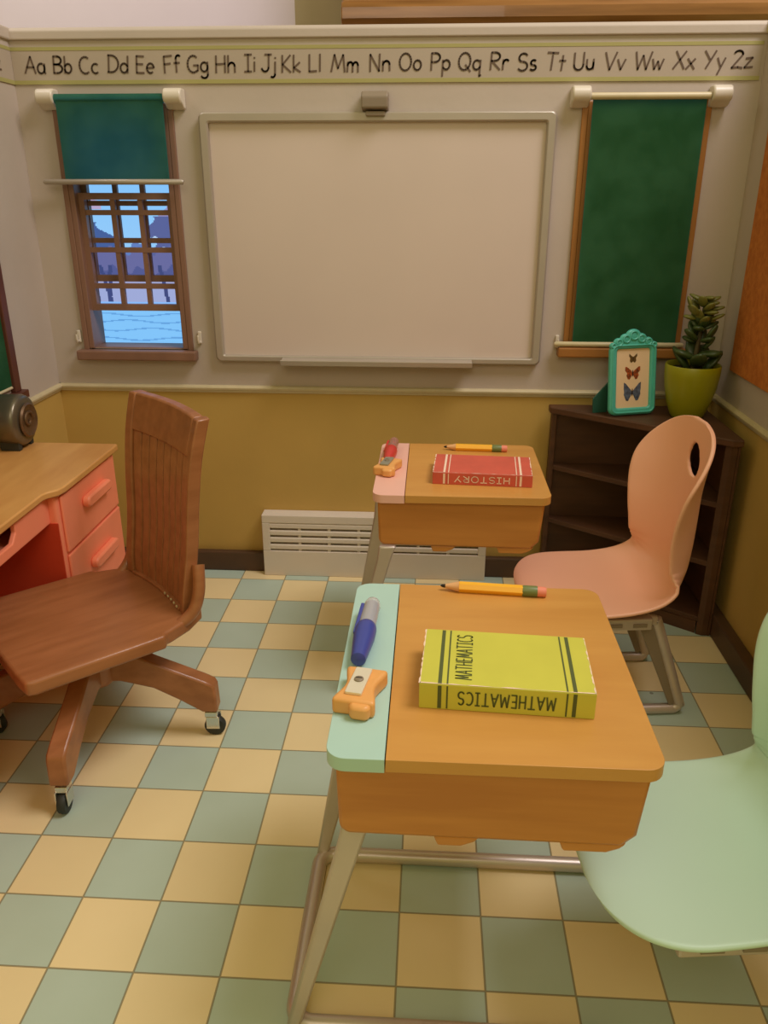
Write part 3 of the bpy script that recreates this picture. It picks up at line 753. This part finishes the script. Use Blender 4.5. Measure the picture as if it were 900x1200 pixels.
# ------------------------------------------------------------------ coral teacher desk
def coral_desk():
    o = thing('teacher_desk', 'coral plastic teacher desk with tan wooden top against the left wall', 'desk', (-.56, -1.08, 0))
    L = lambda b: b.xf(Matrix.Translation((.56, 1.08, 0)))
    xb, xf = XL+.012, -.362; ye, yn = -.405, -1.98; zt = .76
    # top with stepped wavy front edge
    y1, y2 = -.90, -1.52
    pts = [(xb, yn-.015), (-.345, yn-.015), (-.34, y2-.05), (-.352, y2-.02), (-.372, y2), (-.378, y2+.03), (-.378, y1-.05), (-.37, y1-.03), (-.348, y1-.005), (-.34, y1+.03), (-.338, -.40), (-.345, -.392), (xb, -.39)]
    obj('desktop', L(B().prism(pts, zt-.024, zt)), M['tan'], o, bevel=.005, smooth=1)
    zb = .27
    for (a, c) in ((y1+.0, ye), (yn, y2)):
        obj('drawer_pedestal', L(B().box(xb, xf, a, c, zb, zt-.024)), M['coral'], o, bevel=.012, segs=3)
    for (a, c) in ((y1, ye), (yn, y2)):
        for (z0, z1) in ((.525, zt-.034), (.29, .515)):
            d = obj('drawer', L(B().box(xf, xf+.010, a+.02, c-.015, z0, z1)), M['coral'], o, bevel=.006)
            m = (a+c)/2+.02; zz = z0+.125
            obj('handle', L(B().prism(rrect(m-.105, m+.105, zz-.02, zz+.02, .018), xf+.009, xf+.038, 'x')), M['coral'], d, bevel=.007, smooth=1)
    # kneehole: back panel, shallow drawer apron with finger cut-out
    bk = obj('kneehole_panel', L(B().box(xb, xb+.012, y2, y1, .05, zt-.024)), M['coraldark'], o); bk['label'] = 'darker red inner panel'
    ap = [(y1-.0, zt-.024), (y2, zt-.024), (y2, .645), (y1-.03, .645), (y1, .67)]
    hz = -1.22
    ap = [(y2, .64), (y1, .64), (y1, zt-.024), (hz+.10, zt-.024), (hz+.10, .70), (hz+.075, .675), (hz-.075, .675), (hz-.10, .70), (hz-.10, zt-.024), (y2, zt-.024)]
    obj('pencil_drawer', L(B().prism(ap, xf-.045, xf-.028, 'x').box(xb+.012, xf-.045, y2, y1, .64, .65)), M['coral'], o, bevel=.004)
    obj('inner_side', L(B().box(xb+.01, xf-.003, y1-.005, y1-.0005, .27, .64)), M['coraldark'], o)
    for y in (ye-.03, y1+.03, y2-.03, yn+.03):
        for x in (xb+.03, xf-.04):
            obj('leg', L(B().prism(rrect(x-.018, x+.018, y-.018, y+.018, .006), 0, zb+.01).xf(Matrix.Identity(4))), M['coral'], o, bevel=.003)
    return o
coral_desk()

o = thing('desk_radio', 'rounded grey metal radio with ringed end on the coral desk', 'radio', (XL+.072, -.455, .76))
zc = .106
prof = [(.05, -.048), (.085, -.046), (.093, -.036), (.095, .02), (.095, .036), (.092, .044), (.088, .049), (.078, .052), (.07, .054)]
obj('housing', B().lathe(prof, 40, (0, 0, zc), 'x'), M['radiogrey'], o, smooth=1)
sp = obj('speaker_ring', B().lathe([(.03, .050), (.058, .052), (.064, .062), (.058, .068), (.050, .063), (.03, .060)], 36, (0, 0, zc), 'x'), M['radiodark'], o, smooth=1)
sp['label'] = 'bronze ringed speaker end'
b = B().tube([(.062, .034*math.cos(a)*(1-a/9), zc+.034*math.sin(a)*(1-a/9)) for a in (k*.3 for k in range(22))], .006, 8)
obj('scroll_emblem', b, M['radiodark'], sp, smooth=1)
for y in (-.045, .045): obj('foot', B().box(-.035, .04, y-.012, y+.012, 0, .035), M['rubber'], o, bevel=.004)

# ------------------------------------------------------------------ corner shelf
def corner_shelf():
    A = (1.362, .082); Bp = (1.985, -.395); ztop = .822
    o = thing('corner_shelf', 'dark brown wooden corner shelf unit with open shelves', 'shelf', (1.8, -.05, 0))
    L = lambda b: b.xf(Matrix.Translation((-1.8, .05, 0)))
    yb, xr = YB-.036, XR-.046
    tri = [(A[0], yb), (A[0], yb-.035), (Bp[0]-.03, Bp[1]), (xr, Bp[1]), (xr, yb)]
    big = [(A[0]-.012, yb), (A[0]-.012, yb-.045), (Bp[0]-.035, Bp[1]-.02), (xr, Bp[1]-.02), (xr, yb)]
    obj('shelf_top', L(B().prism(big, ztop-.028, ztop)), M['darkwood'], o, bevel=.005)
    for z in (.075, .32, .565):
        tr2 = [(A[0]+.01, yb-.01), (A[0]+.01, yb-.03), (Bp[0]-.035, Bp[1]+.01), (xr-.01, Bp[1]+.01), (xr-.01, yb-.01)]
        obj('shelf_board', L(B().prism(tr2, z-.022, z)), M['darkwood'], o, bevel=.003)
    obj('back_panel', L(B().box(A[0], xr, yb-.010, yb-.001, 0, ztop-.028)), M['darkwood'], o)
    obj('back_panel', L(B().box(xr-.010, xr-.001, Bp[1], yb-.010, 0, ztop-.028)), M['darkwood'], o)
    obj('side_post', L(B().box(A[0], A[0]+.022, yb-.04, yb-.010, 0, ztop-.028)), M['darkwood'], o, bevel=.003)
    obj('side_post', L(B().prism([(Bp[0]-.05, Bp[1]+.012), (Bp[0]-.03, Bp[1]), (xr-.010, Bp[1]), (xr-.010, Bp[1]+.03), (Bp[0]-.04, Bp[1]+.03)], 0, ztop-.028)), M['darkwood'], o, bevel=.003)
    kick = [(A[0]+.02, yb-.045), (Bp[0]-.05, Bp[1]+.02), (Bp[0]-.05, Bp[1]+.035), (A[0]+.03, yb-.03)]
    obj('kick_board', L(B().prism(kick, 0, .053)), M['darkwood'], o)
    return o
corner_shelf()

# plant
ZS = .822
px, py = 1.872, -.085
o = thing('potted_succulent', 'small leafy succulent in a lime green pot on the corner shelf', 'plant', (px, py, ZS))
prof = [(.002, 0), (.058, 0), (.064, .006), (.084, .06), (.098, .12), (.104, .17), (.105, .205), (.102, .210), (.098, .205), (.096, .185), (.002, .182)]
obj('pot', B().lathe(prof, 40), M['pot'], o, smooth=1)
obj('soil', B().lathe([(.002, .180), (.095, .183), (.094, .188), (.06, .192), (.002, .194)], 24), M['soil'], o, smooth=1)
obj('stem', B().tube([(0, 0, .185), (.004, 0, .26), (.012, .005, .34), (.02, .0, .43)], [.011, .009, .007, .004], 10), M['stem'], o, smooth=1)
rr = random.Random(5)
def leaf_b(n, z0, z1, rad, s, dens=0):
    b = B()
    for k in range(n):
        f = (k+.5)/n; z = z0+(z1-z0)*f; a = k*2.4+rr.uniform(-.3, .3); rd = rad(f)
        c = Vector((.01+rd*math.cos(a), rd*math.sin(a), z))
        tilt = rr.uniform(.1, 1.15); rot = Matrix.Rotation(a, 3, 'Z') @ Matrix.Rotation(-tilt, 3, 'Y')
        b.ell(c, s*rr.uniform(.85, 1.25), s*.66, s*.30, 12, 8, rot)
    return b
obj('lower_leaves', leaf_b(7, .215, .265, lambda f: .062-.02*f, .048), M['leafdark'], o, smooth='all')
obj('lower_leaves', leaf_b(15, .29, .41, lambda f: .034+.012*math.sin(f*6), .034), M['leafdark'], o, smooth='all')
obj('upper_leaves', leaf_b(24, .37, .465, lambda f: .060*math.sin(.5+f*2.2)*rr.uniform(.5, 1), .028), M['leaflight'], o, smooth='all')

# ornate picture frame
def picframe():
    o = thing('picture_frame', 'turquoise ornate picture frame with three butterflies on the corner shelf', 'picture frame', (1.655, -.085, ZS), math.radians(17))
    TL = Matrix.Rotation(math.radians(-9), 4, 'X')     # leans back a little
    w2, h = .092, .262
    f = lambda b: b.xf(TL @ Matrix.Translation((0, 0, .004)))
    OUT = [(p[1], p[0]) for p in reversed(rrect(-w2, w2, 0, h, .026))]; IN = [(p[1], p[0]) for p in reversed(rrect(-w2+.026, w2-.026, .026, h-.018, .010))]
    fr = obj('frame', f(B().ring(OUT, IN, -.011, .011, 'y')), M['turq'], o, bevel=.006, smooth=1)
    IN2 = [(p[1], p[0]) for p in reversed(rrect(-w2+.012, w2-.012, .012, h-.008, .018))]; OUT2 = [(p[1], p[0]) for p in reversed(rrect(-w2+.006, w2-.006, .006, h-.004, .022))]
    obj('bead', f(B().ring(OUT2, IN2, -.015, -.008, 'y')), M['turq'], fr, bevel=.002, smooth=1)
    b = B()
    for (x, z, r, sx) in ((0, h+.030, .024, 1.3), (-.030, h+.018, .020, 1.2), (.030, h+.018, .020, 1.2), (-.058, h+.006, .017, 1.2), (.058, h+.006, .017, 1.2), (-.080, h-.006, .013, 1), (.080, h-.006, .013, 1)):
        b.ell((x, 0, z), r*sx, .010, r, 14, 8)
        b.tube([(x+(r*.62)*math.cos(a), -.009, z+(r*.62)*math.sin(a)) for a in (2*PI*k/12 for k in range(12))], .004, 6, True)
    b.box(-.07, .07, -.008, .008, h-.004, h+.016)
    obj('crest', f(b), M['turq'], fr, smooth=1)
    obj('picture_card', f(B().box(-w2+.022, w2-.022, -.003, .004, .022, h-.014)), M['card'], o)
    bo = obj('back_board', f(B().box(-w2+.014, w2-.014, .005, .012, .014, h-.012)), M['turqdark'], o)
    # splayed easel leg behind
    st = B().prism([(.0, -.075), (.0, -.02), (.13, .0), (.12, -.03), (.055, -.082)][::-1], .0, .006, 'y').xf(Matrix.Translation((-.045, .062, .001)) @ Matrix.Rotation(math.radians(6), 4, 'X'))
    obj('easel_stand', st, M['turqdark'], o)
    def wing(pts, cx, cz, s, m, name='butterfly'):
        P = [(cx+x*s, cz+z*s) for x, z in pts]; Q = [(cx-x*s, cz+z*s) for x, z in pts]
        b = B(); k = len(P)
        b.add([(x, -.0036, z) for x, z in P], [tuple(range(k))]); b.add([(x, -.0036, z) for x, z in Q], [tuple(reversed(range(k)))])
        w = obj(name, f(b), m, o)
        b = B().ell((cx, -.004, cz-.05*s), .08*s, .001, .42*s, 8, 6)
        obj('body', f(b), M['bfblack'], w)
        return w
    up = [(0, -.1), (.15, .25), (.75, .75), (.98, .78), (1.0, .3), (.72, -.02), (.82, -.3), (.62, -.75), (.38, -.8), (.12, -.35)]
    wing([(0, -.6), (0, .3), (.3, .5), (.85, 1.0), (.9, .5), (.62, .1), (.7, -.5), (.4, -.9)], .0, .208, .018, M['bfbrown'])
    wing(up, .0, .155, .030, M['bforange'])
    wing([(0, -.1), (.15, .2), (.75, .9), (1.0, 1.05), (1.0, .3), (.95, .0), (.98, -.3), (.7, -.95), (.45, -1.0), (.12, -.35)], .0, .085, .034, M['bfblue'])
    return o
pf_ = picframe(); pf_.scale = (1.1, 1.1, 1.06)

# ------------------------------------------------------------------ things on the desks
ZD = .76
def pencil(label, x, y, ln, rz, r=.0135):
    o = thing('pencil', label, 'pencil', (x, y, ZD), rz, 'big yellow pencils')
    zc = r*.87
    def hexa(x0, x1, r0, r1, n=6):
        b = B(); V = []
        for (xx, q) in ((x0, r0), (x1, r1)):
            for k in range(n):
                a = 2*PI*k/n; V.append((xx, q*math.cos(a), zc+q*math.sin(a)))
        return b.add(V, [tuple(range(n)), tuple(reversed(range(n, 2*n)))]+[(k, k+n, (k+1) % n+n, (k+1) % n) for k in range(n)])
    h = ln/2
    obj('barrel', hexa(-h+.045, h-.055, r, r), M['yellow'], o, bevel=.0008)
    obj('wood_tip', hexa(-h+.012, -h+.045, r*.35, r*.98, 12), M['rawwood'], o, smooth=1)
    obj('lead', B().lathe([(.0005, -h), (.0035, -h+.004), (r*.36, -h+.012)], 12, (0, 0, zc), 'x'), M['lead'], o, smooth=1)
    obj('ferrule', B().lathe([(r*.95, h-.056), (r*1.0, h-.052), (r*1.0, h-.024), (r*.95, h-.021)], 20, (0, 0, zc*1.0), 'x'), M['ferrule'], o, smooth=1)
    obj('eraser', B().lathe([(r*.92, h-.022), (r*.92, h-.004), (r*.75, h)], 20, (0, 0, zc), 'x'), M['eraser'], o, smooth=1)
    return o
pencil('yellow pencil with pink eraser at the far edge of the nearest desk', 1.008, -1.545, .252, math.radians(-4.5))
pencil('yellow pencil behind the red history book on the rear desk', 1.02, -.40, .235, math.radians(-3))

def book(name, label, cx, cy, w, d, h, rz, cm, sm, title, ink, stripe_m, title_on_cover, tilt=0):
    o = thing(name, label, 'book', (cx, cy, ZD), rz, 'textbooks on the student desks')
    t = .004
    prof = [(-d/2, 0), (d/2, 0), (d/2, t), (-d/2+t, t), (-d/2+t, h-t), (d/2, h-t), (d/2, h), (-d/2, h)]
    # cover wraps round the spine that faces the camera
    obj('cover', B().prism([(p[0], p[1]) for p in prof], -w/2, w/2, 'x'), cm, o, bevel=.0018)
    obj('page_block', B().box(-w/2+.004, w/2-.004, -d/2+t, d/2-.004, t, h-t), M['page'], o)
    e = .0006
    for s in (-1, 1):
        for (off, ww) in ((.038, .007), (.052, .003)):
            x = s*(w/2-off); b = B()
            b.add([(x-ww/2, -d/2+.002, h+e), (x+ww/2, -d/2+.002, h+e), (x+ww/2, d/2-.004, h+e), (x-ww/2, d/2-.004, h+e)], [(0, 1, 2, 3)])
            b.add([(x-ww/2, -d/2-e, .003), (x+ww/2, -d/2-e, .003), (x+ww/2, -d/2-e, h-.003), (x-ww/2, -d/2-e, h-.003)], [(0, 1, 2, 3)])
            obj('cover_stripe', b, stripe_m, o)
    # worn pale edges
    rr = random.Random(len(title))
    for (x0, y0, x1, y1) in ((-w/2+.001, -d/2+.0012, w/2-.001, -d/2+.0012), (w/2-.0015, -d/2, w/2-.0015, d/2-.004), (-w/2+.0015, -d/2, -w/2+.0015, d/2-.004)):
        n = 26; dx, dy = x1-x0, y1-y0; L_ = math.hypot(dx, dy); nx, ny = -dy/L_, dx/L_; V = []
        for k in range(n+1):
            f = k/n; ww = rr.choice((.0004, .0012, .0018, .0026))
            V += [(x0+dx*f+nx*ww, y0+dy*f+ny*ww, h+.0004), (x0+dx*f-nx*ww*.3, y0+dy*f-ny*ww*.3, h+.0004)]
        obj('worn_edge', B().add(V, [(2*k, 2*k+1, 2*k+3, 2*k+2) for k in range(n)]), M['pale'], o)
    # spine title reads upside down from the camera
    hh = h*.5
    sx = (w*.55)/((text_w(title, 1, .22))*hh)
    b = strokes(B(), title, (0, -d/2-e*1.5, h*.75), (-1, 0, 0), (0, 0, -1), hh, .0032, sx, .22*sx, True)
    obj('spine_title', b, ink, o)
    if title_on_cover:
        hh = .030; L = d*.80; sx = L/((text_w(title, 1, .2))*hh)
        b = strokes(B(), title, (-w/2+.096, 0, h+e*1.5), (0, 1, 0), (-1, 0, 0), hh, .0026, sx, .2*sx, True)
        obj('cover_title', b, ink, o)
    return o
book('textbook', 'lime green mathematics textbook lying on the nearest desk', 1.005, -1.927, .322, .20, .055, math.radians(-3.2), M['lime'], M['limespine'], 'MATHEMATICS', M['inkgreen'], M['inkgreen'], True)
book('textbook', 'worn red history textbook lying on the rear desk', 1.03, -.685, .325, .20, .041, math.radians(-3.5), M['redbook'], M['redbook'], 'HISTORY', M['pale'], M['pale'], False)

def pen(label, x, y, rz, body, clear, group):
    o = thing('ballpoint_pen', label, 'pen', (x, y, ZD), rz, 'pens in the desk trays')
    r = .0235; q_ = 1.34
    # y axis: grip end at -y
    def lt(p): return B().lathe([(a*q_, c) for a, c in p], 20, (0, 0, r), 'y')
    obj('barrel', lt([(.004, -.142), (.0115, -.138), (.0135, -.11), (.0172, -.055), (.0175, -.025), (.0165, -.012), (.012, -.005)]), body, o, smooth=1)
    obj('cap', lt([(.0140, -.0045), (.0145, .01), (.0142, .085), (.0125, .100), (.008, .110), (.002, .112)]), clear, o, smooth=1)
    obj('ink_tube', lt([(.0085, -.0045), (.008, .075), (.004, .09)]), body, o, smooth=1)
    obj('clip', B().box(-.004, .004, -.004, .004, 0, .13).xf(Matrix.Translation((-.0205, -.045, r+.005)) @ Matrix.Rotation(-PI/2, 4, 'X')), body, o, bevel=.002)
    return o
pen('blue pen with cloudy clear cap in the mint tray', .722, -1.757, math.radians(-3), M['blue'], M['clear'], None)
pen('red pen with cloudy pink cap in the pink tray', .712, -.475, math.radians(-3), M['redpen'], M['clearpink'], None)

def sharpener(label, x, y, rz, bm, s=1):
    o = thing('pencil_sharpener', label, 'pencil sharpener', (x, y, ZD), rz, 'sharpeners on the desk trays')
    W, Hh, T_ = .041*s, .058*s, .034*s
    side = [(W*(1-.30*math.sin(PI*k/10)**2*1.0) if 1 else 0, -Hh+2*Hh*k/10) for k in range(11)]
    outl = [(-x_, y_) for x_, y_ in side]
    pts = [(x_, y_) for x_, y_ in side]+list(reversed(outl))
    b = B().prism(pts, 0, T_)
    obj('body', b, M['sharp'], o, bevel=.007, smooth=1, segs=3)
    nose = obj('nose', B().prism(rrect(-.006*s, .034*s, -Hh-.014*s, -Hh+.03*s, .012*s), .002, T_-.004), M['sharp'], o, bevel=.006, smooth=1)
    bl = obj('blade', B().prism(rrect(-.020*s, .012*s, -.040*s, .046*s, .003), T_+.0002, T_+.006), bm, o, bevel=.001)
    obj('screw', B().lathe([(.002, 0), (.009*s, 0), (.009*s, .002), (.006*s, .004), (.002, .004)], 18, (-.004*s, .004*s, T_+.0062)), M['clipgrey'], bl, smooth=1)
    obj('slot', B().box(-.010*s, .002*s, .003*s, .005*s, T_+.0102, T_+.0108), M['lead'], bl)
    return o
sharpener('orange wooden sharpener with pale blade in the mint tray', .728, -1.995, math.radians(-10), M['blade'])
sharpener('orange wooden sharpener with grey disc blade in the pink tray', .708, -.655, math.radians(-12), M['greyblade'], .95)

# ------------------------------------------------------------------ light and camera
def area(name, loc, target, size, power, col, sy=None):
    d = bpy.data.lights.new(name, 'AREA'); d.energy = power; d.color = col; d.size = size
    if sy: d.shape = 'RECTANGLE'; d.size_y = sy
    o = bpy.data.objects.new(name, d); C.objects.link(o); o.location = loc
    o.rotation_euler = (Vector(target)-Vector(loc)).to_track_quat('-Z', 'Y').to_euler()
    return o
area('store_lamp', (2.9, -1.7, 5.2), (.2, -1.0, 0), 1.9, 158, (1, .93, .98))
area('front_fill', (.6, -4.6, 3.6), (.6, 0, .8), 1.8, 26, (1, .88, .76))  # added soft fill from the front, lifts the floor near the camera
area('far_wall_fill', (-1.2, -.2, 3.6), (-1.0, 1.0, 2.4), .8, 11, (1, .92, .98))  # added fill, only there to brighten the far white wall
wd = bpy.data.worlds.new('World'); sc.world = wd; wd.use_nodes = True
bg = wd.node_tree.nodes['Background']; bg.inputs['Color'].default_value = (1, .88, .27, 1); bg.inputs['Strength'].default_value = .44

cam = bpy.data.cameras.new('camera'); co = bpy.data.objects.new('camera', cam); C.objects.link(co)
F_PX, YAW, PITCH, ROLL = 943.0, -0.0574, 0.3796, 0.001
fw = Vector((math.sin(YAW)*math.cos(PITCH), math.cos(YAW)*math.cos(PITCH), -math.sin(PITCH)))
r = fw.cross(Vector((0, 0, 1))).normalized(); u = r.cross(fw)
r2 = r*math.cos(ROLL)+u*math.sin(ROLL); u2 = -r*math.sin(ROLL)+u*math.cos(ROLL)
mm = Matrix((r2, u2, -fw)).transposed().to_4x4(); mm.translation = Vector((.846, -3.282, 1.658))
co.matrix_world = mm
cam.sensor_fit = 'VERTICAL'; cam.sensor_height = 24; cam.lens = F_PX*24/1200
cam.clip_start = .02
sc.camera = co
sc.view_settings.view_transform = 'Standard'; sc.view_settings.look = 'None'; sc.view_settings.gamma = 1
sc.view_settings.use_curve_mapping = False; sc.view_settings.exposure = -0.08
